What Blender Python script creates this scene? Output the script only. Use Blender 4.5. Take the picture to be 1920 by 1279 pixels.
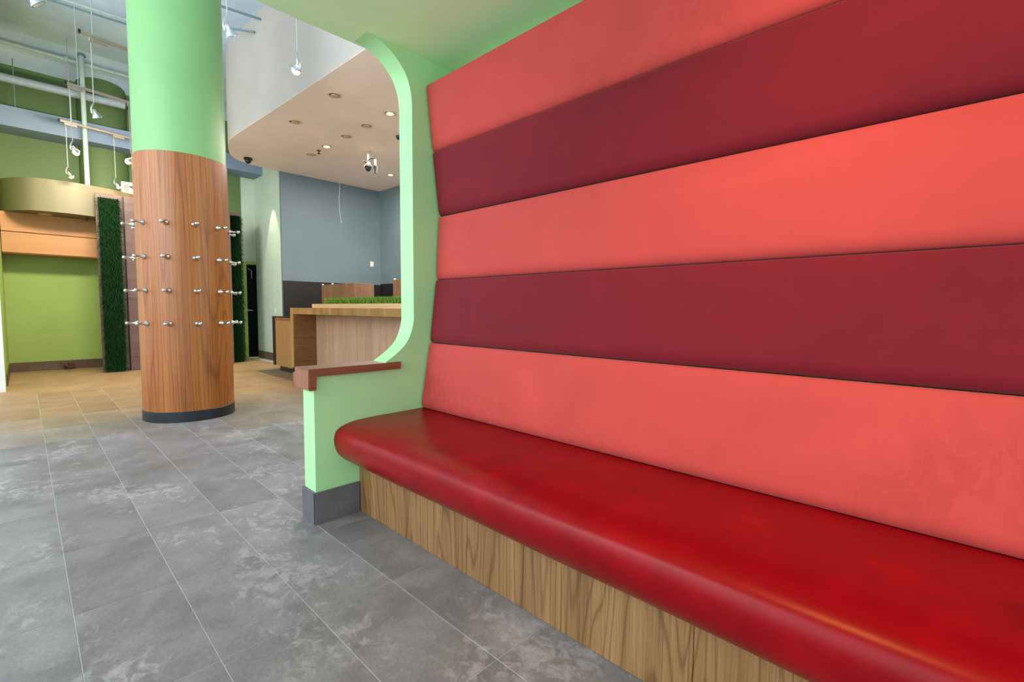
import bpy, bmesh, math, random
from mathutils import Vector, Matrix
random.seed(7)
D = bpy.data; S = bpy.context.scene; COL = S.collection
for o in list(D.objects): D.objects.remove(o)
PI = math.pi

# ------------------------------------------------------------------ camera
H = 1.10
yaw, pit, rol = .8007, -.06616, .00784
f = Vector((math.sin(yaw)*math.cos(pit), math.cos(yaw)*math.cos(pit), math.sin(pit)))
r0 = Vector((math.cos(yaw), -math.sin(yaw), 0)); u0 = r0.cross(f)
r = math.cos(rol)*r0 + math.sin(rol)*u0; u = -math.sin(rol)*r0 + math.cos(rol)*u0
cd = D.cameras.new('camera'); cam = D.objects.new('camera', cd); COL.objects.link(cam)
cd.sensor_width = 36; cd.lens = 888.7/1920*36; cd.clip_start = .02; cd.clip_end = 100
M = Matrix((( r.x, u.x, -f.x, 0), (r.y, u.y, -f.y, 0), (r.z, u.z, -f.z, H), (0, 0, 0, 1)))
cam.matrix_world = M
S.camera = cam

# ------------------------------------------------------------------ world, lights, exposure
S.view_settings.view_transform = 'Standard'; S.view_settings.look = 'None'
S.view_settings.gamma = 1; S.view_settings.use_curve_mapping = False
S.view_settings.exposure = 0.0
W = D.worlds.new('world'); S.world = W; W.use_nodes = True
bg = W.node_tree.nodes['Background']; bg.inputs[0].default_value = (.80, .90, 1, 1); bg.inputs[1].default_value = 1.9

def light(name, kind, loc, power, col, target=None, **k):
    l = D.lights.new(name, kind); l.energy = power; l.color = col
    for a, b in k.items(): setattr(l, a, b)
    o = D.objects.new(name, l); COL.objects.link(o); o.location = loc
    if target is not None:
        o.rotation_euler = (Vector(target)-Vector(loc)).to_track_quat('-Z', 'Y').to_euler()
    return o
WARM = (1, .62, .30); WARM2 = (1, .74, .48)
light('window_daylight', 'AREA', (-3.4, 2.3, 2.2), 72, (.84, .93, 1), (0, 2.0, 1.5), shape='RECTANGLE', size=4.6, size_y=3.0)
light('window_daylight', 'AREA', (-3.4, 4.6, 3.3), 260, (.80, .91, 1), (.8, 6.2, 4.6), shape='RECTANGLE', size=7.5, size_y=3.4)  # upper daylight panel, added to brighten the hall ceiling and soffit
light('window_daylight', 'AREA', (-.9, -3.0, 1.8), 16, (.86, .94, 1), (-.3, 1, 1.0), shape='RECTANGLE', size=4.0, size_y=3.0)
light('alcove_spot', 'SPOT', (.80, .36, 2.5), 78, (1, .44, .12), (1.55, -.1, .9), spot_size=2.3, spot_blend=1, shadow_soft_size=.16)
# track lamps (the lit pendants hang at these places, all at 3.1 m)
PEND_LIT = [(.538, 8.42), (1.142, 8.54), (.578, 10.14), (1.164, 10.33), (1.384, 10.40), (1.693, 4.175)]
for x, y in PEND_LIT:
    light('pendant_bulb_light', 'POINT', (x+.03, y-.03, 3.03), 3.0, WARM, shadow_soft_size=.05)
for x, y in ((.1, 7.6), (1.9, 7.4), (1.7, 9.2), (.4, 9.3)):
    light('hall_spot', 'SPOT', (x, y, 3.85), 78, (1, .62, .32), (x, y, 0), spot_size=1.6, spot_blend=.9, shadow_soft_size=.15)  # unseen spots added to warm the far floor
for x, y in ((3.596, 5.84), (3.593, 7.774), (5.201, 8.446)):
    light('downlight_bulb', 'SPOT', (x, y, 3.74), 60, WARM2, (x, y, 0), spot_size=2.0, spot_blend=.6, shadow_soft_size=.04)
light('wall_washer', 'SPOT', (3.36, 10.26, 3.7), 130, (1, .93, .62), (3.42, 10.26, 0), spot_size=.74, spot_blend=.25, shadow_soft_size=.02)
light('kitchen_lamp', 'AREA', (4.6, 6.2, 3.7), 215, (1, .93, .86), (4.6, 6.2, 0), shape='RECTANGLE', size=1.6, size_y=5)  # unseen overhead fill, added to brighten the kitchen and its soffit
light('lounge_lamp', 'AREA', (.9, 8.7, 3.5), 105, (1, .88, .70), (.3, 11.3, .9), shape='RECTANGLE', size=.8, size_y=.3)  # unseen fill added to brighten the lime wall and sharpen the cupboard's shadow

# ------------------------------------------------------------------ materials
def lin(c):
    return tuple(((v/255)/12.92 if v/255 <= .04045 else ((v/255+.055)/1.055)**2.4) for v in c)+(1,)
def newmat(name, rough=.6, metal=0, spec=.5):
    m = D.materials.new(name); m.use_nodes = True; b = m.node_tree.nodes['Principled BSDF']
    b.inputs['Roughness'].default_value = rough; b.inputs['Metallic'].default_value = metal
    b.inputs['Specular IOR Level'].default_value = spec
    return m, m.node_tree.nodes, m.node_tree.links, b
def noise(N, L, vec, scale, detail=4, rough=.55, dist=0):
    n = N.new('ShaderNodeTexNoise'); n.inputs['Scale'].default_value = scale
    n.inputs['Detail'].default_value = detail; n.inputs['Roughness'].default_value = rough
    n.inputs['Distortion'].default_value = dist
    if vec is not None: L.new(vec, n.inputs['Vector'])
    return n
def ramp(N, L, fac, stops):
    c = N.new('ShaderNodeValToRGB'); L.new(fac, c.inputs[0]); e = c.color_ramp.elements; c.color_ramp.interpolation = 'EASE'
    while len(e) < len(stops): e.new(.5)
    for i, (p, col) in enumerate(stops): e[i].position = p; e[i].color = col
    return c
def mapping(N, L, scale, coord='Object', rnd=False):
    t = N.new('ShaderNodeTexCoord'); m = N.new('ShaderNodeMapping'); m.inputs['Scale'].default_value = scale
    L.new(t.outputs[coord], m.inputs['Vector'])
    if rnd:
        oi = N.new('ShaderNodeObjectInfo'); v = N.new('ShaderNodeVectorMath'); v.operation = 'SCALE'
        v.inputs[0].default_value = (37, 53, 19); L.new(oi.outputs['Random'], v.inputs['Scale']); L.new(v.outputs[0], m.inputs['Location'])
    return m.outputs[0]
def mix(N, L, a, b, fac, mode='MIX'):
    n = N.new('ShaderNodeMix'); n.data_type = 'RGBA'; n.blend_type = mode
    for s, v in ((0, fac), (6, a), (7, b)):
        if hasattr(v, 'links'): L.new(v, n.inputs[s])
        else: n.inputs[s].default_value = v
    return n.outputs[2]
def bump(N, L, b, h, strength=.2, dist=.002):
    n = N.new('ShaderNodeBump'); n.inputs['Strength'].default_value = strength; n.inputs['Distance'].default_value = dist
    L.new(h, n.inputs['Height']); L.new(n.outputs[0], b.inputs['Normal'])
def sc(c, k): return (min(1, c[0]*k), min(1, c[1]*k), min(1, c[2]*k), 1)

def paint(name, rgb, rough=.55, var=.05):
    m, N, L, b = newmat(name, rough); c = lin(rgb); v = mapping(N, L, (1, 1, 1))
    n = noise(N, L, v, 1.3, 5); cr = ramp(N, L, n.outputs[0], [(.3, sc(c, 1-var)), (.7, sc(c, 1+var))])
    L.new(cr.outputs[0], b.inputs['Base Color'])
    n2 = noise(N, L, v, 260, 2); bump(N, L, b, n2.outputs[0], .08, .001)
    return m
def wood(name, dark, mid, light_, axis='Z', scale=9, rough=.42, lines=.5, stretch=.05, pores=.75):
    m, N, L, b = newmat(name, rough); s = [1, 1, 1]; s['XYZ'.index(axis)] = stretch
    v = mapping(N, L, s)
    n1 = noise(N, L, v, scale*.55, 4, .55, .5)
    cr = ramp(N, L, n1.outputs[0], [(.25, lin(dark)), (.5, lin(mid)), (.75, lin(light_))])
    s2 = list(s); s2['XYZ'.index(axis)] = stretch*.3; v2 = mapping(N, L, s2)
    n2 = noise(N, L, v2, scale*9, 4, .7)
    s3 = list(s); s3['XYZ'.index(axis)] = stretch*1.6; v3 = mapping(N, L, s3)
    n3 = noise(N, L, v3, scale*.30, 1.5, .45, .15)
    mm = N.new('ShaderNodeMath'); mm.operation = 'MULTIPLY'; mm.inputs[1].default_value = 130; L.new(n3.outputs[0], mm.inputs[0])
    sn = N.new('ShaderNodeMath'); sn.operation = 'SINE'; L.new(mm.outputs[0], sn.inputs[0])
    r1 = ramp(N, L, sn.outputs[0], [(.0, (1.05, 1.05, 1.05, 1)), (.5, (1, 1, 1, 1)), (.86, (.80, .76, .72, 1)), (1, (.55, .48, .42, 1))])
    c1 = mix(N, L, cr.outputs[0], r1.outputs[0], lines, 'MULTIPLY')
    r2 = ramp(N, L, n2.outputs[0], [(.34, (.52, .47, .42, 1)), (.5, (.94, .93, .92, 1)), (.66, (1.12, 1.12, 1.12, 1))])
    c2 = mix(N, L, c1, r2.outputs[0], pores, 'MULTIPLY')
    L.new(c2, b.inputs['Base Color']); bump(N, L, b, n2.outputs[0], .12, .0008)
    return m
def suede(name, rgb, mark=.12):
    m, N, L, b = newmat(name, .8, spec=.25); c = lin(rgb)
    v = mapping(N, L, (1, .8, 1))
    n = noise(N, L, v, 2.2, 6, .6, .8); cr = ramp(N, L, n.outputs[0], [(.28, sc(c, 1-mark)), (.5, c), (.75, sc(c, 1+mark))])
    v2 = mapping(N, L, (1, 2.6, 1.3)); n2 = noise(N, L, v2, 3.0, 4, .6, 1.6)
    r2 = ramp(N, L, n2.outputs[0], [(.40, (1, 1, 1, 1)), (.5, (.91, .86, .88, 1)), (.58, (1, 1, 1, 1))])
    n5 = noise(N, L, v, 1.1, 2); r5 = ramp(N, L, n5.outputs[0], [(.5, (0, 0, 0, 1)), (.62, (1, 1, 1, 1))])
    c1 = mix(N, L, cr.outputs[0], r2.outputs[0], r5.outputs[0], 'MULTIPLY')
    L.new(c1, b.inputs['Base Color'])
    b.inputs['Sheen Weight'].default_value = .12; b.inputs['Sheen Roughness'].default_value = .5
    b.inputs['Sheen Tint'].default_value = (1, .75, .72, 1)
    n3 = noise(N, L, v, 420, 2); bump(N, L, b, n3.outputs[0], .12, .0006)
    return m
def leather(name, rgb):
    m, N, L, b = newmat(name, .3, spec=.2); c = lin(rgb); v = mapping(N, L, (1, 1, 1))
    n = noise(N, L, v, 7, 3, .5, 0); cr = ramp(N, L, n.outputs[0], [(.2, sc(c, .75)), (.5, c), (.8, sc(c, 1.3))])
    L.new(cr.outputs[0], b.inputs['Base Color'])
    rr = ramp(N, L, n.outputs[0], [(.3, (.24, .24, .24, 1)), (.7, (.40, .40, .40, 1))]); b.inputs['Roughness'].default_value = .31
    n4 = noise(N, L, v, 24, 1); bump(N, L, b, n4.outputs[0], .1, .001)
    return m
def stone(name, a, bcol, patch=.35, rough=.45, rnd=True):
    m, N, L, b = newmat(name, rough); ca, cb = lin(a), lin(bcol)
    v = mapping(N, L, (1, 1, 1), rnd=rnd)
    n = noise(N, L, v, 3.2, 8, .6, .4); cr = ramp(N, L, n.outputs[0], [(.28, ca), (.72, cb)])
    # pale scuffed patches
    w = N.new('ShaderNodeTexCoord'); mw = N.new('ShaderNodeMapping')
    geo = N.new('ShaderNodeNewGeometry'); L.new(geo.outputs['Position'], mw.inputs['Vector']); mw.inputs['Scale'].default_value = (1, .8, 1)
    n2 = noise(N, L, mw.outputs[0], 2.0, 2, .5); n3 = noise(N, L, mw.outputs[0], 19, 7, .72, .6)
    m2 = N.new('ShaderNodeMath'); m2.operation = 'MULTIPLY'; L.new(n2.outputs[0], m2.inputs[0]); L.new(n3.outputs[0], m2.inputs[1])
    r2 = ramp(N, L, m2.outputs[0], [(.27, (0, 0, 0, 1)), (.38, (1, 1, 1, 1))])
    k = N.new('ShaderNodeMath'); k.operation = 'MULTIPLY'; k.inputs[1].default_value = patch; L.new(r2.outputs[0], k.inputs[0])
    pale = sc(cb, 1.65)
    c1 = mix(N, L, cr.outputs[0], pale, k.outputs[0])
    n5 = noise(N, L, v, 75, 4, .7); r5 = ramp(N, L, n5.outputs[0], [(.3, (.82, .82, .82, 1)), (.7, (1.08, 1.08, 1.08, 1))])
    c2 = mix(N, L, c1, r5.outputs[0], .8, 'MULTIPLY')
    oi = N.new('ShaderNodeObjectInfo'); r6 = ramp(N, L, oi.outputs['Random'], [(0, (.9, .9, .9, 1)), (1, (1.06, 1.06, 1.06, 1))])
    c3 = mix(N, L, c2, r6.outputs[0], 1.0, 'MULTIPLY')
    L.new(c3, b.inputs['Base Color']); bump(N, L, b, n3.outputs[0], .12, .001)
    return m
def plain(name, rgb, rough=.5, metal=0):
    m, N, L, b = newmat(name, rough, metal); c = lin(rgb); v = mapping(N, L, (1, 1, 1))
    n = noise(N, L, v, 20, 3); cr = ramp(N, L, n.outputs[0], [(.3, sc(c, .93)), (.7, sc(c, 1.07))]); L.new(cr.outputs[0], b.inputs['Base Color'])
    return m
def emit(name, rgb, k):
    m, N, L, b = newmat(name); b.inputs['Emission Color'].default_value = lin(rgb); b.inputs['Emission Strength'].default_value = k
    b.inputs['Base Color'].default_value = lin(rgb); return m

G = dict(
 mint=paint('mint_paint', (168, 222, 156), .5), mintc=paint('mint_paint_ceiling', (214, 250, 190), .6),  # ceiling copy of the mint paint, lightened to stand in for bounce light
 column=paint('column_green_paint', (120, 168, 102), .4), lime=paint('lime_wall_paint', (154, 180, 94), .55),
 olive=paint('dim_green_paint', (90, 116, 68), .6), cream=paint('cream_paint', (122, 117, 92), .55),
 blue=paint('grey_blue_paint', (106, 122, 128), .6), beam=paint('beam_blue_paint', (124, 142, 170), .6),
 pale=paint('pale_wall_paint', (190, 208, 194), .5), white=paint('bulkhead_white_paint', (196, 184, 176), .55),
 pink=paint('bulkhead_soffit_paint', (250, 232, 220), .6), grey=paint('ceiling_grey_paint', (204, 226, 255), .7, .12),
 doorw=paint('white_paint', (225, 228, 222), .5),
 tile=stone('grey_stone_tile', (112, 107, 105), (140, 135, 133), .6), tone1=stone('grey_tan_stone_tile', (122, 114, 102), (144, 134, 120), .4), tone2=stone('tan_grey_stone_tile', (134, 118, 94), (156, 138, 112), .25),  # warmer tones stand in for lamplight on the same grey tile
 tan=stone('tan_stone_tile', (136, 112, 80), (156, 130, 94), .12, .5),  # far floor: warm lamplight put into the tile colour
 tanflat=stone('tan_floor', (136, 112, 80), (154, 128, 92), .1, .55, False),
 darktile=stone('dark_skirting_tile', (88, 86, 90), (112, 110, 114), .15, .4), brownbase=stone('brown_skirting_tile', (86, 68, 52), (104, 84, 66), .1, .5),
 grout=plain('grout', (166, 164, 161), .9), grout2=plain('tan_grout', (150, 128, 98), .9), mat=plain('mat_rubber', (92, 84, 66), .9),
 colwood=wood('column_walnut', (138, 76, 24), (160, 93, 33), (176, 110, 46), 'Z', 10, .35, .6, .04),
 plwood=wood('plinth_walnut', (118, 84, 48), (142, 104, 62), (160, 122, 78), 'Z', 17, .45, .75, .05),
 armwood=wood('armrest_walnut', (104, 58, 38), (132, 80, 54), (152, 100, 72), 'X', 10, .4, .4, .06),
 armend=wood('armrest_walnut_end', (120, 70, 44), (148, 94, 64), (160, 108, 78), 'Z', 12, .4, .3, .08),
 cwood=wood('counter_walnut', (130, 94, 52), (168, 126, 74), (190, 150, 96), 'Z', 14, .45, .2, .05),
 cwoodh=wood('counter_walnut_side', (106, 66, 36), (138, 92, 52), (158, 112, 66), 'X', 14, .4, .3, .05),
 cpanel=wood('counter_pale_panel', (186, 150, 122), (200, 164, 136), (210, 176, 148), 'Z', 8, .5, .15, .05, .5),
 caramel=wood('caramel_panel', (140, 106, 62), (154, 118, 72), (164, 128, 80), 'Z', 6, .4, .1, .05, .3),
 maple=wood('maple_panel', (188, 132, 84), (194, 139, 90), (200, 146, 97), 'X', 5, .5, .08, .05, .15),
 slabw=wood('pale_slab', (214, 168, 118), (226, 182, 132), (234, 192, 144), 'Y', 5, .45, .08, .05, .15),
 screen=wood('screen_board', (84, 62, 58), (100, 76, 72), (114, 90, 84), 'X', 12, .5, .3, .04),
 boxw=wood('box_walnut', (116, 84, 58), (136, 100, 72), (148, 114, 84), 'Z', 10, .5, .2, .05),
 red=suede('coral_suede', (187, 67, 60)), dred=suede('burgundy_suede', (114, 14, 28), .2), seat=leather('red_leather', (134, 3, 13)),
 black=plain('black_laminate', (24, 24, 26), .35), ring=plain('black_base', (22, 26, 34), .4), wains=plain('dark_wainscot', (25, 21, 21), .5),
 chrome=plain('brushed_nickel', (200, 198, 192), .28, 1), bronze=plain('track_metal', (158, 146, 128), .45, .3),
 pipe=plain('pipe_paint', (176, 196, 196), .5), duct=plain('duct_paint', (160, 176, 190), .5), pipet=plain('thin_pipe_paint', (110, 140, 148), .5),
 dgreen=plain('duct_collar', (20, 74, 56), .6), cable=plain('cable_grey', (170, 172, 164), .6), glass=plain('frosted_glass', (220, 222, 215), .2),
 bulb=emit('lit_bulb', (255, 226, 184), 2.2), down=emit('lit_downlight', (255, 228, 176), 1.8), tin=plain('downlight_trim', (214, 196, 160), .5),
 dim=plain('unlit_lamp', (196, 176, 144), .5), camb=plain('camera_black', (16, 15, 18), .2), plastic=plain('ivory_plastic', (216, 210, 196), .5),
 spk=plain('speaker_white', (196, 200, 182), .6), spkg=plain('speaker_grille', (150, 152, 148), .8), cord=plain('brown_cord', (98, 76, 52), .7),
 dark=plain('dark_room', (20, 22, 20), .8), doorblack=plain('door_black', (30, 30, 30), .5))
def grassmat(name, a, b_):
    m, N, L, b = newmat(name, .9, spec=.08); v = mapping(N, L, (1, 1, 1)); n = noise(N, L, v, 60, 3)
    cr = ramp(N, L, n.outputs[0], [(.3, lin(a)), (.7, lin(b_))]); L.new(cr.outputs[0], b.inputs['Base Color']); return m
G['turfd'] = grassmat('dark_turf', (12, 34, 16), (32, 70, 34)); G['turf'] = grassmat('bright_turf', (60, 92, 30), (140, 172, 74))
G['turfback'] = plain('turf_backing', (16, 34, 20), .9)

# ------------------------------------------------------------------ helpers
def finish(name, bm, m, parent=None, smooth=False, kind=None, label=None, off=None, cat=None, group=None):
    me = D.meshes.new(name)
    loc = Vector(off) if off is not None else (parent['_loc'] if False else None)
    if parent is not None: bmesh.ops.translate(bm, verts=bm.verts, vec=-world_loc(parent))
    elif off is not None: bmesh.ops.translate(bm, verts=bm.verts, vec=-Vector(off))
    bmesh.ops.recalc_face_normals(bm, faces=bm.faces)
    bm.to_mesh(me); bm.free(); me.materials.append(G[m] if isinstance(m, str) else m)
    if smooth:
        for p in me.polygons: p.use_smooth = True
        try: me.set_sharp_from_angle(angle=math.radians(40))
        except Exception: pass
    o = D.objects.new(name, me); COL.objects.link(o)
    if parent is not None: o.parent = parent
    elif off is not None: o.location = off
    tag(o, label, cat, group, kind)
    return o
def tag(o, label=None, cat=None, group=None, kind=None):
    if label: o['label'] = label
    if cat: o['category'] = cat
    if group: o['group'] = group
    if kind: o['kind'] = kind
def world_loc(o):
    v = Vector((0, 0, 0))
    while o is not None: v += Vector(o.location); o = o.parent
    return v
def thing(name, label, cat, loc=(0, 0, 0), group=None, kind=None):
    o = D.objects.new(name, None); COL.objects.link(o); o.location = loc; o.empty_display_size = .1
    tag(o, label, cat, group, kind); return o
def box(bm, a, b, bev=0, seg=2):
    x0, y0, z0 = a; x1, y1, z1 = b
    vs = [bm.verts.new(p) for p in ((x0,y0,z0),(x1,y0,z0),(x1,y1,z0),(x0,y1,z0),(x0,y0,z1),(x1,y0,z1),(x1,y1,z1),(x0,y1,z1))]
    fs = [bm.faces.new([vs[i] for i in q]) for q in ((3,2,1,0),(4,5,6,7),(0,1,5,4),(1,2,6,5),(2,3,7,6),(3,0,4,7))]
    if bev:
        es = list({e for f_ in fs for e in f_.edges}); bmesh.ops.bevel(bm, geom=es, offset=bev, segments=seg, affect='EDGES', profile=.5)
def mk(name, a, b, m, parent=None, bev=.003, **k):
    bm = bmesh.new(); box(bm, a, b, bev); return finish(name, bm, m, parent, **k)
def prism(bm, pts, axis, a, b, cap=True):
    # pts in the two remaining axes order: axis 'Y' -> (x,z), 'Z' -> (x,y), 'X' -> (y,z)
    def P(p, t): return {'Y': (p[0], t, p[1]), 'Z': (p[0], p[1], t), 'X': (t, p[0], p[1])}[axis]
    va = [bm.verts.new(P(p, a)) for p in pts]; vb = [bm.verts.new(P(p, b)) for p in pts]
    n = len(pts)
    if cap: bm.faces.new(va); bm.faces.new(vb[::-1])
    for i in range(n): bm.faces.new((va[i], va[(i+1) % n], vb[(i+1) % n], vb[i]))
def tube(bm, pts, rad, n=8, cap=True):
    pts = [Vector(p) for p in pts]; rings = []
    up = None
    for i, p in enumerate(pts):
        t = (pts[min(i+1, len(pts)-1)]-pts[max(i-1, 0)]).normalized()
        if up is None: up = t.orthogonal().normalized()
        up = (up - t*up.dot(t)).normalized(); s = t.cross(up)
        rr = rad[i] if isinstance(rad, (list, tuple)) else rad
        rings.append([bm.verts.new(p+(up*math.cos(2*PI*k/n)+s*math.sin(2*PI*k/n))*rr) for k in range(n)])
    for a, b in zip(rings, rings[1:]):
        for k in range(n): bm.faces.new((a[k], a[(k+1) % n], b[(k+1) % n], b[k]))
    if cap: bm.faces.new(rings[0][::-1]); bm.faces.new(rings[-1])
def lathe(bm, prof, n=24, c=(0, 0, 0), mat=None, capb=True, capt=True):
    mat = mat or Matrix.Identity(4); rings = []
    for rr, z in prof: rings.append([bm.verts.new(Vector(c)+mat @ Vector((rr*math.cos(2*PI*k/n), rr*math.sin(2*PI*k/n), z))) for k in range(n)])
    for a, b in zip(rings, rings[1:]):
        for k in range(n): bm.faces.new((a[k], a[(k+1) % n], b[(k+1) % n], b[k]))
    if capb: bm.faces.new(rings[0][::-1])
    if capt: bm.faces.new(rings[-1])
def copy_tree(o, loc, label=None):
    c = o.copy(); COL.objects.link(c); c.location = loc
    if label: c['label'] = label
    def rec(src, dst):
        for ch in src.children:
            d = ch.copy(); COL.objects.link(d); d.parent = dst; rec(ch, d)
    rec(o, c); return c
def smoothpts(P, n=6):
    out = []
    for i in range(len(P)-1):
        p0 = P[max(i-1, 0)]; p1 = P[i]; p2 = P[i+1]; p3 = P[min(i+2, len(P)-1)]
        for k in range(n):
            t = k/n
            out.append(tuple(.5*((2*b)+(-a+c)*t+(2*a-5*b+4*c-d)*t*t+(-a+3*b-3*c+d)*t**3) for a, b, c, d in zip(p0, p1, p2, p3)))
    out.append(tuple(P[-1])); return out

# ------------------------------------------------------------------ floor with tiles
YE = 2.349
bm = bmesh.new(); box(bm, (-3.6, -3.0, -.12), (7.0, 11.9, -.0012))
floor = finish('floor', bm, 'grout', kind='structure')
TX0, TW, TY0, TL, GAP = -.225-4*.305, .305, .41-.6105, .6105, .0011
tmesh = {}
def tilemesh(w, l, mat):
    key = (round(w, 3), round(l, 3), mat)
    if key not in tmesh:
        bm = bmesh.new(); b = .0012
        g = GAP
        lo = [bm.verts.new(p) for p in ((g,g,-.002),(w-g,g,-.002),(w-g,l-g,-.002),(g,l-g,-.002))]
        hi = [bm.verts.new(p) for p in ((g+b,g+b,0),(w-g-b,g+b,0),(w-g-b,l-g-b,0),(g+b,l-g-b,0))]
        for i in range(4): bm.faces.new((lo[i], lo[(i+1) % 4], hi[(i+1) % 4], hi[i]))
        bm.faces.new(hi); bm.normal_update()
        me = D.meshes.new('tile'); bm.to_mesh(me); bm.free(); me.materials.append(G[mat]); tmesh[key] = me
    return tmesh[key]
for j in range(14):
    y = TY0+j*TL
    for i in range(16):
        x = TX0+i*TW; w = TW
        if x > 3.1: continue
        if y < YE-.2 and x+w > 1.24: w = 1.240-x
        if w < .02: continue
        yc = y+TL/2+(.25 if x > 1.2 else 0)
        mat = 'tile' if yc < 5.2 else 'tone1' if yc < 5.9 else 'tone2' if yc < 6.5 else 'tan'  # rows step to warmer colours, painting in the far lamplight
        o = D.objects.new('tile', tilemesh(w, TL, mat)); COL.objects.link(o); o.parent = floor; o.location = (x, y, 0)
YF = TY0+14*TL
mk('floor_slab', (-3.5, YF+.002, -.02), (3.435, 12.6, 0), 'tanflat', floor, 0)
mk('floor_slab', (3.435, 2.5, -.02), (6.2, 9.9, 0), 'tanflat', floor, 0)

# ------------------------------------------------------------------ alcove shell (booth)
# side wall with the rounded opening
arc_t = [(1.30, 2.544), (1.365, 2.537), (1.418, 2.52), (1.473, 2.49), (1.529, 2.44), (1.563, 2.387), (1.583, 2.321), (1.590, 2.256)]
arc_b = [(1.594, 1.038), (1.580, .976), (1.546, .907), (1.485, .85), (1.408, .801)]
edge = smoothpts(arc_t, 4)+smoothpts(arc_b, 4)
pts = edge + [(1.38, .76), (.999, .76), (.999, 0), (1.92, 0), (1.92, 2.543)]
bm = bmesh.new(); prism(bm, pts, 'Y', YE, YE+.131)
for p in bm.faces:
    pass
wall_end = finish('wall_alcove_side', bm, 'mint', kind='structure', label='mint green end wall of the booth with a round-cornered opening')
# skirting tiles round its foot
sk = .012
mk('skirting_tile', (.999-sk, YE-sk, 0), (1.233, YE, .164), 'darktile', wall_end, .0015)
mk('skirting_tile', (.999-sk, YE-sk+.0005, 0), (.999, YE+.131+sk, .1642), 'darktile', wall_end, .0015)
mk('skirting_tile', (.999, YE+.131, 0), (1.92, YE+.131+sk, .164), 'darktile', wall_end, .0015)
mk('wall_alcove_back', (1.90, -1.6, 0), (2.02, YE+.131, 2.543), 'mint', None, 0, kind='structure')
mk('ceiling_alcove', (-.7, -1.6, 2.543), (2.02, 2.5, 2.75), 'mintc', None, 0, kind='structure')

# armrest
arm = thing('armrest', 'walnut armrest cap with a square drop end on the mint half wall', 'armrest', (.965, 2.33, .69))
bm = bmesh.new()
prf = [(.967, .692), (1.0, .692), (1.003, .760), (1.488, .760), (1.488, .797), (.967, .797)]
# rounded cross-section at the far edge: build as prism with bevel
prism(bm, prf, 'Y', 2.325, 2.528)
es = [e for e in bm.edges if abs(e.verts[0].co.y-2.528) < 1e-4 and abs(e.verts[1].co.y-2.528) < 1e-4 and e.verts[0].co.z > .79 and e.verts[1].co.z > .79]
bmesh.ops.bevel(bm, geom=es, offset=.03, segments=5, affect='EDGES')
es = [e for e in bm.edges if e.calc_face_angle(0) > 1.0 and e.calc_length() > .03]
bmesh.ops.bevel(bm, geom=es, offset=.0015, segments=2, affect='EDGES')
finish('arm_cap', bm, 'armwood', arm)
mk('end_veneer', (.9645, 2.333, .694), (.9685, 2.497, .790), 'armend', arm, .001, label='paler end grain face of the armrest')

# ------------------------------------------------------------------ bench
BE, BN = YE-.003, -1.25      # far and near ends
bench = thing('booth_bench', 'long built-in red leather bench with five-band padded suede back', 'bench', (1.5, 1.0, 0))
def seatmesh():
    prof = [(1.66, .30), (1.66, .508), (1.56, .509), (1.46, .508), (1.36, .507), (1.262, .503), (1.20, .497), (1.155, .486), (1.125, .473), (1.107, .455), (1.098, .425),
            (1.099, .395), (1.106, .365), (1.120, .337), (1.145, .310), (1.18, .283), (1.22, .262), (1.28, .252)]
    sp = [prof[0]]+smoothpts(prof[1:], 4)
    bm = bmesh.new(); ny = 60; rings = []
    cx_, cz_ = 1.4, .38
    for j in range(ny+1):
        y = BN+(BE-BN)*j/ny
        d = min(BE-y, .0+BE-y); rings.append([bm.verts.new((px, y, pz+.0015*math.sin(y*7+px*9)*(1 if px < 1.6 else 0))) for px, pz in sp])
    # rounded far end: two extra tucked rings
    for a, b in zip(rings, rings[1:]):
        for k in range(len(sp)-1): bm.faces.new((a[k], a[k+1], b[k+1], b[k]))
        bm.faces.new((a[-1], a[0], b[0], b[-1]))
    bm.faces.new(rings[0]); bm.faces.new(rings[-1][::-1])
    return bm
finish('seat_cushion', seatmesh(), 'seat', bench, smooth=True, label='glossy red leather seat cushion')
# plinth panels
ys = [BE, 1.45, .50, -1.25]
for a, b in zip(ys[1:], ys): mk('plinth_panel', (1.237, a+.0008, 0.001), (1.27, b-.0008, .262), 'plwood', bench, .0008)
mk('bench_carcass', (1.272, BN+.01, 0.0), (1.89, BE-.005, .25), 'black', bench, 0)
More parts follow.
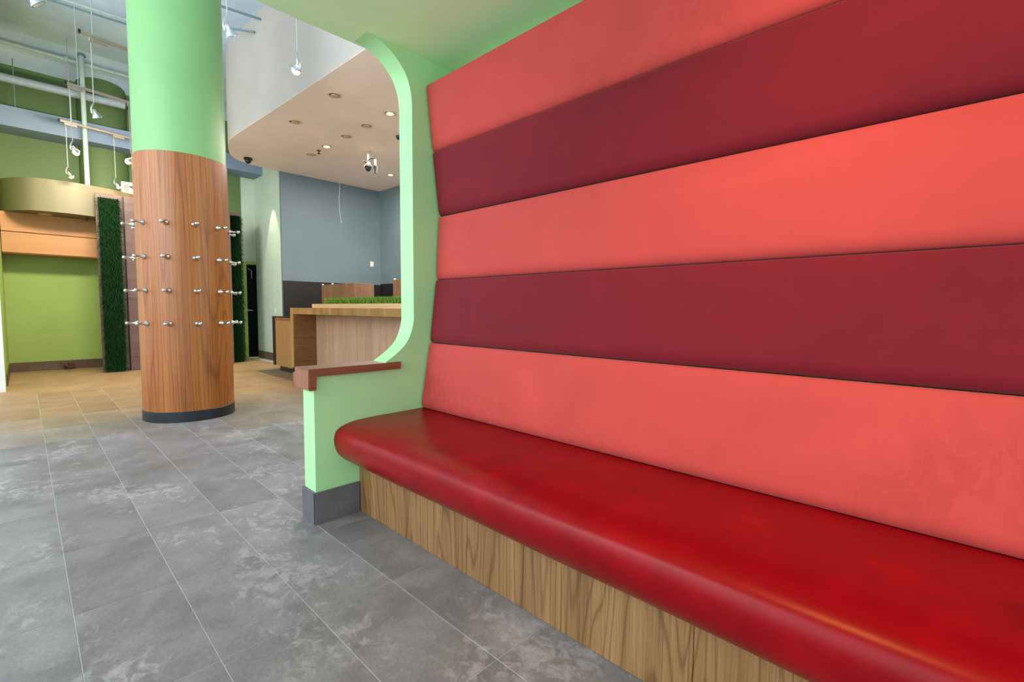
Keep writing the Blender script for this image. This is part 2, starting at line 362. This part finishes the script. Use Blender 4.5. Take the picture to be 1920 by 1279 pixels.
# back cushions
J = [(1.628, .512), (1.694, .900), (1.742, 1.277), (1.764, 1.656), (1.719, 2.022), (1.677, 2.394)]
def cushion(p0, p1, r=.022, bulge=.010, rb=.05):
    bm = bmesh.new(); a = Vector((p0[0], 0, p0[1])); b = Vector((p1[0], 0, p1[1])); up = (b-a); Lh = up.length; up.normalize()
    out = Vector((-up.z, 0, up.x))     # towards -X
    def samples(Ln, mid, rr):
        s = [0] + [rr*(1-math.cos(PI/2*k/5)) for k in range(1, 6)]
        m_ = [rr+(Ln-2*rr)*k/mid for k in range(1, mid)]
        return s+m_+[Ln-v for v in s[::-1]]
    us = [rb*(1-math.cos(PI/2*k/8)) for k in range(9)]+[rb+(Lh-.003-rb-.016)*k/8 for k in range(1, 8)]+[Lh-.003-.016*(1-math.cos(PI/2*k/5)) for k in range(5, -1, -1)]; vs = samples(BE-BN, 30, r*1.2)
    def fo(e, rr):
        if e >= rr: return 0
        return rr-math.sqrt(max(0, rr*rr-(rr-e)**2))
    grid = []
    for v in vs:
        row = []
        for s in us:
            e = min(s, Lh-.003-s); ev = min(v, (BE-BN)-v)
            rs, ds = (rb, .55) if s < Lh/2 else (.016, 1)
            d = -math.hypot(fo(e, rs)*ds, fo(ev, r*1.2)) + bulge*(1-(2*s/(Lh-.003)-1)**4)*min(1, ev/.15)
            row.append(bm.verts.new(a+up*(s+.0015)+out*d+Vector((0, BE-v, 0))))
        grid.append(row)
    for g1, g2 in zip(grid, grid[1:]):
        for k in range(len(us)-1): bm.faces.new((g1[k], g1[k+1], g2[k+1], g2[k]))
    # sides back to the wall
    border = [g for g in grid[0]]+[g[-1] for g in grid[1:]]+[g for g in grid[-1][::-1][1:]]+[g[0] for g in grid[::-1][1:-1]]
    back = [bm.verts.new(v.co-out*.075) for v in border]
    n = len(border)
    for k in range(n): bm.faces.new((border[k], border[(k+1) % n], back[(k+1) % n], back[k]))
    bm.faces.new(back)
    return bm
for i in range(5):
    finish('back_cushion', cushion(J[i], J[i+1]), 'red' if i % 2 == 0 else 'dred', bench, smooth=True,
           label='coral red suede band' if i % 2 == 0 else 'dark burgundy suede band')

# ------------------------------------------------------------------ column with pegs
CX, CY, CR = 1.16, 5.72, .39
colm = thing('column', 'round mint green column clad in walnut laminate with metal coat pegs', 'column', (CX, CY, 0))
bm = bmesh.new(); lathe(bm, [(CR-.008, .05), (CR-.008, 2.5), (CR-.008, 5.2)], 96, (CX, CY, 0)); finish('shaft', bm, 'column', colm, True)
bm = bmesh.new(); lathe(bm, [(CR-.004, .10), (CR, .102), (CR, 1.3), (CR, 2.528), (CR-.003, 2.531), (CR-.012, 2.531)], 96, (CX, CY, 0), capt=False, capb=False); finish('wood_cladding', bm, 'colwood', colm, True)
bm = bmesh.new(); lathe(bm, [(CR+.004, 0), (CR+.004, .098), (CR+.001, .101), (CR-.02, .101)], 96, (CX, CY, 0), capt=False); finish('base_ring', bm, 'ring', colm, True)
pg = bmesh.new()
lathe(pg, [(.026, -.002), (.0265, .005), (.022, .014), (.014, .024), (.0095, .036), (.0085, .050), (.0095, .064), (.014, .074), (.018, .084), (.016, .094), (.009, .100), (.001, .102)], 18)
pm = D.meshes.new('coat_peg'); pg.to_mesh(pm); pg.free(); pm.materials.append(G['chrome'])
for p in pm.polygons: p.use_smooth = True
for z in (.942, 1.252, 1.565, 1.88):
    for k in range(11):
        a = math.radians(-89.3+360/11*k)
        o = D.objects.new('coat_peg', pm); COL.objects.link(o); o.parent = colm
        o.location = (CR*math.cos(a), CR*math.sin(a), z); o.rotation_euler = Vector((math.cos(a), math.sin(a), 0)).to_track_quat('Z', 'Y').to_euler()

# ------------------------------------------------------------------ hall shell
ZC = 5.2
YB = 11.34
mk('ceiling', (-3.6, -3.0, ZC), (7.0, 11.9, ZC+.15), 'grey', None, 0, kind='structure')
# back wall, split round the doorway
bm = bmesh.new(); box(bm, (-3.6, YB, 0), (3.33, YB+.15, ZC)); wb = finish('wall_back', bm, 'lime', kind='structure')
bm = bmesh.new(); box(bm, (3.33, YB-.004, 2.09), (3.80, YB+.15, ZC)); finish('wall_back_pale', bm, 'pale', wb, label='pale painted stretch above the door')
bm = bmesh.new(); box(bm, (3.61, 9.90, 0), (3.75, YB, ZC)); ws = finish('wall_right', bm, 'pale', kind='structure')
bm = bmesh.new(); box(bm, (3.61, 9.84, 0), (6.0, 9.90, ZC)); wk = finish('wall_kitchen', bm, 'blue', kind='structure')
bm = bmesh.new(); box(bm, (5.78, 2.2, 0), (5.92, 9.84, ZC)); wkr = finish('wall_kitchen_right', bm, 'blue', kind='structure')
mk('wainscot', (3.61, 9.815, 0), (5.78, 9.84, 1.64), 'wains', wk, .002)
mk('wainscot', (5.757, 5.0, 0), (5.78, 9.815, 1.66), 'wains', wkr, .002)
bm = bmesh.new(); box(bm, (-3.6, 8.83, 0), (-.195, YB, ZC)); wl = finish('wall_left', bm, 'lime', kind='structure')
mk('end_face', (-3.6, 8.822, 0), (-.192, 8.829, ZC), 'doorw', wl, 0, label='white painted end of the wall')
# skirtings as tiles
x = -.19
while x < 3.3:
    mk('skirting_tile', (x+.001, YB-.014, 0), (min(x+.61, 3.33)-.001, YB, .155), 'brownbase', wb, .001); x += .61
for y0 in (9.4, 10.0, 10.6): mk('skirting_tile', (-.195, y0+.001, 0), (-.182, y0+.599, .155), 'brownbase', wl, .001)
for y0, y1 in ((9.84, 10.35), (10.35, 10.85), (10.85, 11.3)): mk('skirting_tile', (3.597, y0+.001, 0), (3.61, y1-.001, .16), 'brownbase', ws, .001)
# raised green chase on the upper back wall, soffit and beam
bm = bmesh.new(); prism(bm, [(.79, YB-.02)]+[(1.13-.34*math.cos(a), YB-.02-.22*math.sin(a)) for a in [PI*k/24 for k in range(1, 24)]]+[(1.47, YB-.02)], 'Z', 3.07, 5.19)
finish('trim_1', bm, 'olive', smooth=True, kind='structure', label='half-round dim green pier high on the back wall')
mk('wall_upper_panel', (-.19, YB-.02, 2.6), (3.33, YB-.001, 5.0), 'olive', wb, 0, label='darker green upper wall')
bm = bmesh.new(); prism(bm, [(10.5, ZC-.0005), (11.0, 5.09), (YB-.001, 4.95), (YB-.001, ZC-.0005)], 'X', -.195, 3.61)
finish('trim_2', bm, 'grey', kind='structure', label='grey ceiling sloping down to the back wall')
mk('trim_3', (-.195, 10.80, 3.865), (3.61, YB-.021, 4.17), 'beam', None, .004, kind='structure', label='blue grey beam across the back wall')

# doorway
door = thing('door_1', 'green door standing ajar onto a dark room behind the grass screen', None, (3.5, YB, 0), kind='structure')
mk('door_frame', (3.335, YB-.03, 0), (3.405, YB+.16, 2.09), 'lime', door, .003, label='lime green jamb')
mk('door_frame', (3.405, YB-.03, 2.035), (3.61, YB+.16, 2.10), 'lime', door, .003, label='lime green head')
mk('door_leaf', (3.42, YB+.17, .01), (3.46, YB+.9, 2.03), 'doorblack', door, .003)
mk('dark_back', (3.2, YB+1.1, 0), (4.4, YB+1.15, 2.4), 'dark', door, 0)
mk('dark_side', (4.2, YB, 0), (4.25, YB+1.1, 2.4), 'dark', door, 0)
mk('threshold', (3.40, YB-.035, 0), (3.61, YB+.02, .012), 'doorw', door, .002)
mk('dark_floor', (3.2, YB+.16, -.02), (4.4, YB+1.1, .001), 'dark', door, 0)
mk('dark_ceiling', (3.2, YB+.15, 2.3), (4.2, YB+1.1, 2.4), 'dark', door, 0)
bm = bmesh.new(); tube(bm, [(3.37, YB-.03, 1.045), (3.37, YB-.075, 1.045), (3.375, YB-.085, 1.045), (3.45, YB-.085, 1.042), (3.49, YB-.083, 1.037)], [.012, .012, .012, .011, .009], 8)
lathe(bm, [(.026, 0), (.026, .01)], 16, (3.37, YB-.03, 1.045), Matrix.Rotation(PI/2, 4, 'X')); finish('door_handle', bm, 'chrome', door, True)
bm = bmesh.new(); tube(bm, [(3.44, YB-.005, 1.95), (3.52, YB+.05, 1.90), (3.56, YB+.16, 1.74)], .012, 6); finish('door_closer', bm, 'chrome', door)

# kitchen bulkhead (white fascia, pink soffit)
ZB = 3.76
plan = [(2.66, 2.6), (2.565, 4.598), (2.525, 5.598), (2.459, 7.136), (2.405, 8.352), (2.43, 8.762), (2.52, 9.124), (2.663, 9.48), (2.827, 9.68), (3.091, 9.80), (3.37, 9.835), (3.61, 9.838)]
sp = [plan[0]]+smoothpts(plan[1:], 5)+[(5.78, 9.838), (5.78, 2.6)]
bm = bmesh.new(); prism(bm, sp, 'Z', ZB+.004, ZC)
bulk = finish('ceiling_bulkhead', bm, 'white', smooth=True, kind='structure', label='white curved bulkhead over the kitchen')
bm = bmesh.new(); prism(bm, sp, 'Z', ZB, ZB+.004); finish('soffit', bm, 'pink', bulk, label='pale pink underside')

# cream curved bulkhead and maple panels at the left rear
cp = [(-.195, 11.05), (-.12, 10.86), (.0, 10.66), (.15, 10.50), (.32, 10.44), (.5, 10.415), (.75, 10.42), (1.1, 10.52), (1.46, 10.72), (1.75, 10.98), (1.95, 11.31)]
sp = smoothpts(cp, 5)+[(-.195, 11.31)]
bm = bmesh.new(); prism(bm, sp, 'Z', 2.573, 3.07)
cb = finish('trim_4', bm, 'cream', smooth=True, kind='structure', label='cream bowed bulkhead at the left rear')
bm = bmesh.new(); box(bm, (-.19, 10.93, 1.955), (1.85, 11.31, 2.572)); mb = finish('wall_cupboard', bm, 'cord', None, off=(-.19, 10.9, 1.94), label='wall cupboard of two maple boards below the cream bulkhead', cat='cupboard')
for z0, z1 in ((1.942, 2.259), (2.271, 2.570)): mk('front_panel', (-.188, 10.90, z0), (1.85, 10.93, z1), 'maple', mb, .002)
mk('bottom_lip', (-.188, 10.915, 1.93), (1.85, 11.31, 1.941), 'maple', mb, .001)

# ------------------------------------------------------------------ grass screens
def blades(bm, x0, x1, z0, z1, y, n, ln, spread=.5):
    for _ in range(n):
        x = random.uniform(x0, x1); z = random.uniform(z0, z1); l = ln*random.uniform(.6, 1.15)
        edge_ = 0
        d = Vector((random.uniform(-spread, spread), -1, random.uniform(-.7, .35))).normalized(); s = Vector((random.uniform(-1, 1), 0, random.uniform(-1, 1))).normalized()*.0032
        p = Vector((x, y, z)); a = bm.verts.new(p-s); b = bm.verts.new(p+s)
        m1 = p+d*l*.6; m2 = p+d*l+Vector((0, 0, -l*.45)); c = bm.verts.new(m1+s*.8); e = bm.verts.new(m1-s*.8); t = bm.verts.new(m2)
        bm.faces.new((a, b, c, e)); bm.faces.new((e, c, t))
def nofix(name, bm, m, parent, kind, label=None):
    me = D.meshes.new(name); bmesh.ops.translate(bm, verts=bm.verts, vec=-world_loc(parent)); bm.to_mesh(me); bm.free(); me.materials.append(G[m])
    o = D.objects.new(name, me); COL.objects.link(o); o.parent = parent; tag(o, label, None, None, kind); return o
def screen(x0, x1, y, ztop, g0, g1, label, extra=None):
    t = thing('grass_screen', label, 'screen', (x0, y, 0))
    mk('board', (x0, y, .0), (x1, y+.05, ztop), 'screen', t, .003)
    if extra: mk('board', (extra[0], y+.01, .0), (extra[1], y+.06, ztop), 'screen', t, .003)
    mk('turf_backing', (g0, y-.014, .03), (g1, y, ztop-.07), 'turfback', t, 0)
    bm = bmesh.new(); blades(bm, g0, g1, .035, ztop-.075, y-.012, 9000, .11, .9); nofix('turf', bm, 'turfd', t, 'stuff', 'shaggy dark green artificial grass')
    return t
screen(.893, 1.235, 10.34, 2.95, .93, 1.19, 'tall board left of the column covered in a dark artificial grass strip')
t = thing('plank_screen', 'plum brown plank screen behind the column, between the two grass strips', 'screen', (1.26, 10.36, 0))
mk('spacer', (1.2365, 10.395, 0), (1.2615, 10.42, 2.95), 'black', t, 0, label='black gap strip')  # black strip put in for the dark of the open gap
for k in range(4): mk('plank', (1.262+k*.40, 10.36, .0), (1.655+k*.40, 10.41, 2.96), 'screen', t, .003)
screen(2.86, 3.11, 10.62, 2.985, 2.87, 3.10, 'tall board right of the column covered in a dark artificial grass strip')

# ------------------------------------------------------------------ counter
ct = thing('counter', 'walnut waterfall service counter with a pale recessed front panel', 'counter', (3.07, 6.0, 0))
CN = 2.9
bm = bmesh.new(); box(bm, (3.07, CN, 1.0), (3.95, 8.08, 1.10), .002); finish('counter_top', bm, 'cwood', ct)
bm = bmesh.new(); box(bm, (3.07, 7.97, .12), (3.95, 8.08, .9995), .002); finish('waterfall_leg', bm, 'cwood', ct)
z = .122; k = 0
while z < .99:
    h = .098; mk('side_plank', (3.082, 7.962, z), (3.448, 7.9695, min(z+h-.002, .998)), 'cwoodh', ct, .001); z += h; k += 1
mk('front_panel', (3.45, CN, .12), (3.48, 7.969, .985), 'cpanel', ct, .001, label='pale recessed front panel')
mk('shadow_gap', (3.47, CN, .985), (3.5, 7.969, .9995), 'black', ct, 0)
mk('kick_board', (3.52, CN, 0), (3.56, 8.05, .119), 'black', ct, 0)
mk('counter_body', (3.49, CN, .12), (3.95, 7.969, .985), 'boxw', ct, 0)
# low end cabinet
lc = thing('end_cabinet', 'low caramel cabinet with black end panel beyond the counter leg', 'cabinet', (3.08, 8.4, 0))
mk('body', (3.085, 8.082, .09), (3.90, 8.80, .888), 'caramel', lc, .002)
mk('top_rail', (3.078, 8.082, .889), (3.92, 8.80, .935), 'cwoodh', lc, .002, label='brown rail')
mk('top_cap', (3.07, 8.082, .936), (3.93, 8.92, .952), 'black', lc, .001, label='black top')
mk('end_panel', (3.07, 8.80, .092), (3.93, 8.90, .935), 'black', lc, .002, label='black end panel')
mk('kick_board', (3.10, 8.082, 0), (3.88, 8.65, .089), 'black', lc, 0)
# tray slab + grass on top
sl = thing('grass_planter', 'strip of bright artificial grass on a pale wooden slab along the counter', 'planter', (3.1, 6.0, 1.1))
mk('slab', (3.10, CN, 1.1005), (3.7, 7.297, 1.162), 'slabw', sl, .002)
bm = bmesh.new()
for _ in range(9000):
    x = random.uniform(3.19, 3.33); y = random.uniform(4.0, 7.06); l = random.uniform(.07, .105)
    p = Vector((x, y, 1.163)); s = Vector((random.uniform(-1, 1), random.uniform(-1, 1), 0)).normalized()*.0028; dx = Vector((random.uniform(-.3, .3), random.uniform(-.3, .3), 1)).normalized()
    a = bm.verts.new(p-s); b = bm.verts.new(p+s); m1 = p+dx*l*.6; m2 = p+dx*l+Vector((dx.x, dx.y, 0))*.04
    c = bm.verts.new(m1+s*.8); e = bm.verts.new(m1-s*.8); tt = bm.verts.new(m2); bm.faces.new((a, b, c, e)); bm.faces.new((e, c, tt))
nofix('turf', bm, 'turf', sl, 'stuff', 'bright green artificial grass')
# back boxes
for y0, y1, zt, lb in ((7.63, 8.90, 1.535, 'wooden box cabinet on the back counter, left of the dark gap'), (5.0, 6.40, 1.54, 'wooden box cabinet on the back counter, beside the green post')):
    t = thing('back_box', lb, 'cabinet', (3.97, y0, 0))
    mk('body', (3.97, y0, 0), (4.35, y1, zt), 'boxw', t, .003)
    for yy in (y1-.02, y1-.42): 
        bm = bmesh.new(); lathe(bm, [(.018, 0), (.02, .012), (.012, .022)], 12, (3.99, yy, zt)); finish('clip', bm, 'plastic', t, True, label='small white clip')
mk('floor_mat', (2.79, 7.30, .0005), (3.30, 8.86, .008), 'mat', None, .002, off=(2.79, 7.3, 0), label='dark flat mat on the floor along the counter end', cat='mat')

# ------------------------------------------------------------------ ceiling services
def pipe_obj(name, pts, rad, m, label, cat='pipe', n=12, group=None):
    bm = bmesh.new(); tube(bm, pts, rad, n); return finish(name, bm, m, None, True, off=pts[0], label=label, cat=cat, group=group)
dp = pipe_obj('duct', [(-.19, 10.95, 4.62), (1.41, 10.95, 4.645)], .064, 'duct', 'fat pale blue round duct running above the beam', 'duct', 20)
bm = bmesh.new(); tube(bm, [(1.41, 10.95, 4.645), (1.58, 10.95, 4.645)], .05, 16); finish('duct_collar', bm, 'dgreen', dp, True, label='dark green collar')
hp = pipe_obj('ceiling_pipe', [(-.19, 10.70, 5.07), (2.9, 10.70, 5.07)], .028, 'pipe', 'long pale horizontal pipe crossing behind the vertical pipe')
bm = bmesh.new(); tube(bm, [(.63, 10.70, 5.07), (.68, 10.70, 5.07)], .045, 12); finish('coupling', bm, 'pipe', hp, True)
vp = pipe_obj('vertical_pipe', [(.832, 10.60, 5.17), (.832, 10.60, 3.0)], .034, 'pipe', 'white vertical pipe from the ceiling down behind the cream bulkhead')
bm = bmesh.new(); lathe(bm, [(.06, 5.15), (.06, 5.175)], 16, (.832, 10.60, 0)); finish('flange', bm, 'pipet', vp, True)
pipe_obj('thin_pipe', [(-.2, 8.82, 5.11), (1.35, 8.72, 5.11)], .014, 'pipe', 'upper of two thin parallel pipes under the grey ceiling', n=8)
pipe_obj('thin_pipe', [(-.2, 8.95, 5.11), (1.35, 8.85, 5.11)], .014, 'pipet', 'lower of two thin parallel pipes under the grey ceiling', n=8)
pipe_obj('thin_pipe', [(1.95, 7.4, 5.10), (2.47, 7.24, 5.06)], .016, 'pipet', 'thin grey pipe entering the top of the white bulkhead', n=8)
pipe_obj('thin_pipe', [(1.95, 7.95, 5.06), (2.43, 7.44, 4.96)], .014, 'pipet', 'thin grey pipe entering the white bulkhead below its neighbour', n=8)
pipe_obj('hanger_rod', [(.05, 10.95, 4.949), (.05, 10.95, 4.17)], .008, 'pipet', 'thin hanger rod standing on the beam at the far left', 'rod', 6)

def track(p0, p1, label, blocks, z=3.90):
    a = Vector((p0[0], p0[1], z)); b = Vector((p1[0], p1[1], z)); d = (b-a).normalized(); s = Vector((-d.y, d.x, 0))
    t = thing('lamp_track', label, 'track', a)
    def bar(name, q0, q1, w, z0, z1, m):
        bm = bmesh.new(); vs = []
        for zz in (z0, z1):
            for q, sg in ((q0, -1), (q1, -1), (q1, 1), (q0, 1)): vs.append(bm.verts.new(q+s*sg*w+Vector((0, 0, zz))))
        for q in ((3,2,1,0),(4,5,6,7),(0,1,5,4),(1,2,6,5),(2,3,7,6),(3,0,4,7)): bm.faces.new([vs[i] for i in q])
        finish(name, bm, m, t)
    bar('rail', a, b, .017, 0, .03, 'bronze'); bar('end_cap', a-d*.02, a, .018, -.003, .033, 'black')
    for q in blocks:
        c = Vector((q[0], q[1], z)); bar('adapter', c-d*.02, c+d*.13, .015, -.035, -.001, 'bronze')
    for k in (.12, .85):
        q = a+(b-a)*k; bm = bmesh.new(); tube(bm, [q+Vector((0, 0, .03)), (q.x, q.y, ZC)], .004, 6); finish('hanger_wire', bm, 'cable', t)
    return t
track((.53, 6.73), (1.35, 6.91), 'nearest of the three suspended tracks left of the column', [(.62, 6.75)])
track((.505, 8.38), (1.45, 8.59), 'middle one of the three suspended tracks left of the column', [(.538, 8.39), (1.142, 8.52)])
track((.512, 10.10), (1.55, 10.33), 'farthest and lowest-looking of the three suspended tracks left of the column', [(.578, 10.115), (1.164, 10.245)])
track((.95, 4.02), (2.35, 4.325), 'suspended track hidden above the frame over the column', [(1.14, 4.06), (1.693, 4.18)])
track((-.7, 4.44), (.32, 4.66), 'suspended track above the top left corner lamp', [(.128, 4.62)])

def pendant(loc, lit, label, ang=0, ztrack=3.865):
    t = thing('pendant_lamp', label, 'lamp', loc, 'pendant spotlights')
    x, y, z = loc
    bm = bmesh.new(); tube(bm, [(x, y, z+.085), (x, y, ztrack)], .0045, 6); finish('cable', bm, 'cable', t)
    R = Matrix.Rotation(ang, 4, 'Z')
    def W_(p): return tuple(Vector(loc)+R @ Vector(p))
    yk = [W_(p) for p in smoothpts([(0, 0, .09), (-.014, 0, .06), (-.024, 0, .02), (-.02, 0, -.015), (-.012, 0, -.03)], 3)]
    bm = bmesh.new(); tube(bm, yk, [.005+.004*math.sin(PI*i/(len(yk)-1)) for i in range(len(yk))], 8); finish('yoke', bm, 'chrome', t, True)
    T = R @ Matrix.Rotation(math.radians(-35), 4, 'Y') @ Matrix.Rotation(math.radians(20), 4, 'X')
    c = W_((.015, 0, -.02))
    bm = bmesh.new(); lathe(bm, [(.008, .05), (.014, .045), (.016, .02), (.03, .0), (.042, -.022), (.045, -.024), (.045, -.03), (.036, -.03)], 20, c, T, capb=True, capt=False); rf = finish('reflector', bm, 'chrome', t, True)
    bm = bmesh.new(); lathe(bm, [(.036, -.030), (.03, -.026), (.014, -.012), (.004, -.01)], 20, c, T, capb=False); finish('lens', bm, 'bulb' if lit else 'glass', rf, True)
    if lit:
        bm = bmesh.new(); bmesh.ops.create_icosphere(bm, subdivisions=2, radius=.036, matrix=Matrix.Translation(Vector(c)+T.to_3x3() @ Vector((0, 0, -.035)))); finish('bulb', bm, 'bulb', rf, True)
    return t
pendant((.617, 6.80, 3.16), False, 'unlit chrome spotlight on a cable beside the vertical pipe', .3)
pendant((.538, 8.42, 3.13), True, 'lit spotlight left of the vertical pipe, upper one of the left pair', .2)
pendant((1.142, 8.54, 3.16), True, 'lit spotlight touching the left edge of the green column', 2.4)
pendant((.578, 10.14, 3.16), True, 'lit spotlight left of the vertical pipe, lower one of the left pair', .1)
pendant((1.164, 10.30, 3.14), True, 'lit spotlight just above the cream bulkhead and the grass screen', .2)
pendant((1.40, 10.33, 3.14), True, 'lit spotlight almost hidden by the left edge of the walnut column cladding', 2)
pendant((1.14, 4.058, 3.16), False, 'unlit chrome spotlight just right of the green column', 0)
pendant((1.693, 4.175, 3.15), True, 'lit spotlight hanging in front of the white bulkhead fascia', 1.2)
pendant((.128, 4.608, 3.16), False, 'unlit chrome spotlight at the top left corner of the view', -.5)

# recessed downlights
DL = [(2.824, 5.863, 0, 'unlit downlight nearest the white fascia, largest of the unlit ones'), (3.596, 5.84, 1, 'lit downlight nearest the mint opening edge'),
      (3.596, 6.473, 0, 'unlit downlight below the lit one, right of the middle'), (3.597, 7.098, 0, 'unlit downlight midway along the centre row of the pink soffit'),
      (2.82, 7.105, 0, 'unlit downlight left, closest to the curved fascia edge'), (3.593, 7.774, 1, 'lit downlight beside the sprinkler in the centre of the pink soffit'),
      (3.591, 8.371, 0, 'unlit downlight just left of the sprinkler'), (5.201, 8.446, 1, 'lit downlight near the far right corner of the pink soffit')]
def downlight(x, y, lit, label, z=ZB):
    t = thing('downlight', label, 'light', (x, y, z), 'recessed downlights')
    bm = bmesh.new(); lathe(bm, [(.088, 0), (.088, -.006), (.080, -.010), (.066, -.010), (.062, -.003)], 32, (x, y, z-.0005), capb=False, capt=False); finish('trim_ring', bm, 'tin', t, True)
    bm = bmesh.new(); lathe(bm, [(.066, -.004), (.040, -.0035), (.002, -.003)], 28, (x, y, z-.0005)); finish('baffle', bm, 'cord', t, True, label='dark inner baffle')  # dark brown disc paints the shadow of a recess that is not cut
    bm = bmesh.new(); lathe(bm, [(.050, -.005), (.046, -.012), (.02, -.015), (.002, -.016)], 24, (x+.008, y+.008, z-.0005)); finish('lamp_face', bm, 'down' if lit else 'dim', t, True)
for x, y, l_, lb in DL: downlight(x, y, l_, lb)
downlight(.318, 10.80, 0, 'small unlit downlight under the cream bowed bulkhead', 2.573)

def sprinkler(x, y, z, label):
    t = thing('sprinkler', label, 'sprinkler', (x, y, z), 'sprinkler heads')
    bm = bmesh.new(); lathe(bm, [(.035, 0), (.035, -.006), (.01, -.01)], 16, (x, y, z-.0005)); finish('escutcheon', bm, 'cord', t, True)
    bm = bmesh.new(); lathe(bm, [(.009, -.008), (.009, -.05), (.026, -.052), (.026, -.057)], 12, (x, y, z)); finish('sprinkler_head', bm, 'camb', t, True)
sprinkler(3.60, 8.075, ZB, 'sprinkler head between the lit and the unlit downlight on the pink soffit')
sprinkler(.809, 10.66, 2.573, 'sprinkler head under the cream bowed bulkhead')

def dome(x, y, z, label, rr=.07, drop=0):
    t = thing('dome_camera', label, 'camera', (x, y, z), 'black security cameras')
    if drop:
        bm = bmesh.new(); lathe(bm, [(.06, 0), (.06, -.01), (.015, -.02)], 16, (x, y, z-.0005)); finish('ceiling_plate', bm, 'tin', t, True)
        bm = bmesh.new(); tube(bm, [(x, y, z-.015), (x, y, z-drop)], .014, 8); finish('stem', bm, 'plastic', t, True)
        z -= drop
    bm = bmesh.new(); lathe(bm, [(rr*.9, 0), (rr, -.01), (rr, -.03), (rr*.8, -.04)], 24, (x, y, z-.0005)); finish('housing', bm, 'camb', t, True)
    bm = bmesh.new(); lathe(bm, [(rr*.78, -.04), (rr*.7, -.065), (rr*.45, -.09), (rr*.1, -.1)], 24, (x, y, z)); finish('dome', bm, 'black', t, True)
    return t, z
dome(2.909, 9.409, ZB, 'black dome camera at the curved end of the pink soffit')
t, z = dome(4.183, 7.486, ZB, 'black camera cluster on a stem hanging from the pink soffit', .065, .24)
mk('junction_box', (4.155, 7.46, z), (4.21, 7.51, z+.05), 'plastic', t, .004)
bm = bmesh.new(); tube(bm, [(4.10, 7.49, z+.06), (4.15, 7.49, z+.04), (4.21, 7.47, z+.12), (4.28, 7.43, z+.13), (4.30, 7.42, z+.10)], .012, 8); finish('bracket', bm, 'camb', t, True)
bm = bmesh.new(); lathe(bm, [(.035, 0), (.035, -.02), (.022, -.09), (.024, -.12)], 16, (4.28, 7.42, z+.0)); finish('side_camera', bm, 'camb', t, True)
bm = bmesh.new(); tube(bm, [(4.28, 7.42, z), (4.28, 7.42, z+.11)], .018, 8); finish('side_stem', bm, 'plastic', t, True)
bm = bmesh.new(); lathe(bm, [(.05, 0), (.05, -.02), (.03, -.05)], 16, (4.164, 6.50, ZB-.0005)); finish('dome_camera', bm, 'camb', None, True, off=(4.164, 6.5, ZB), label='small black ceiling sensor cut by the mint opening edge', cat='camera')

# hanging wire, switch, speaker, cord coil
pts = smoothpts([(4.603, 9.38, ZB-.001), (4.60, 9.385, 3.5), (4.585, 9.39, 3.3), (4.60, 9.39, 3.05), (4.625, 9.39, 2.85)], 5)
pipe_obj('hanging_wire', pts, .005, 'cable', 'thin pale wire dangling from the pink soffit against the blue wall', 'wire', 5)
t = thing('wall_switch', 'ivory switch plate on the grey blue kitchen wall', 'switch', (5.56, 9.838, 2.10))
mk('switch_plate', (5.515, 9.832, 2.045), (5.605, 9.8395, 2.16), 'plastic', t, .002); mk('rocker', (5.545, 9.828, 2.075), (5.575, 9.832, 2.13), 'doorw', t, .001)
t = thing('wall_switch', 'pale switch plate low on the pale wall above the end cabinet', 'switch', (3.608, 10.24, 1.04))
mk('switch_plate', (3.602, 10.20, .98), (3.609, 10.29, 1.10), 'plastic', t, .002); mk('rocker', (3.599, 10.23, 1.01), (3.602, 10.26, 1.07), 'doorw', t, .001)
t = thing('speaker', 'small white speaker standing on the cream bulkhead beside the column', 'speaker', (1.37, 10.85, 3.07))
mk('cabinet', (1.29, 10.80, 3.071), (1.46, 10.95, 3.29), 'spk', t, .006)
bm = bmesh.new(); lathe(bm, [(.055, 0), (.055, .006), (.045, .009), (.002, .01)], 24, (1.375, 10.80, 3.19), Matrix.Rotation(PI/2, 4, 'X')); finish('grille', bm, 'spkg', t, True)
bm = bmesh.new()
for k in range(4):
    rr = .07-.008*k; pp = [(.533+rr*math.cos(a)*1.0+.004*math.sin(3*a+k), 11.27-.012*k+.01*math.sin(2*a+k), .085+rr*math.sin(a)*1.0) for a in [2*PI*i/24 for i in range(25)]]
    tube(bm, pp, .006, 6)
tube(bm, smoothpts([(.47, 11.27, .10), (.43, 11.26, .05), (.40, 11.25, .012), (.36, 11.24, .008)], 4), .006, 6)
finish('cord_coil', bm, 'cord', None, True, off=(.53, 11.27, 0), label='small coil of brown cord lying against the skirting by the lime wall', cat='cord')
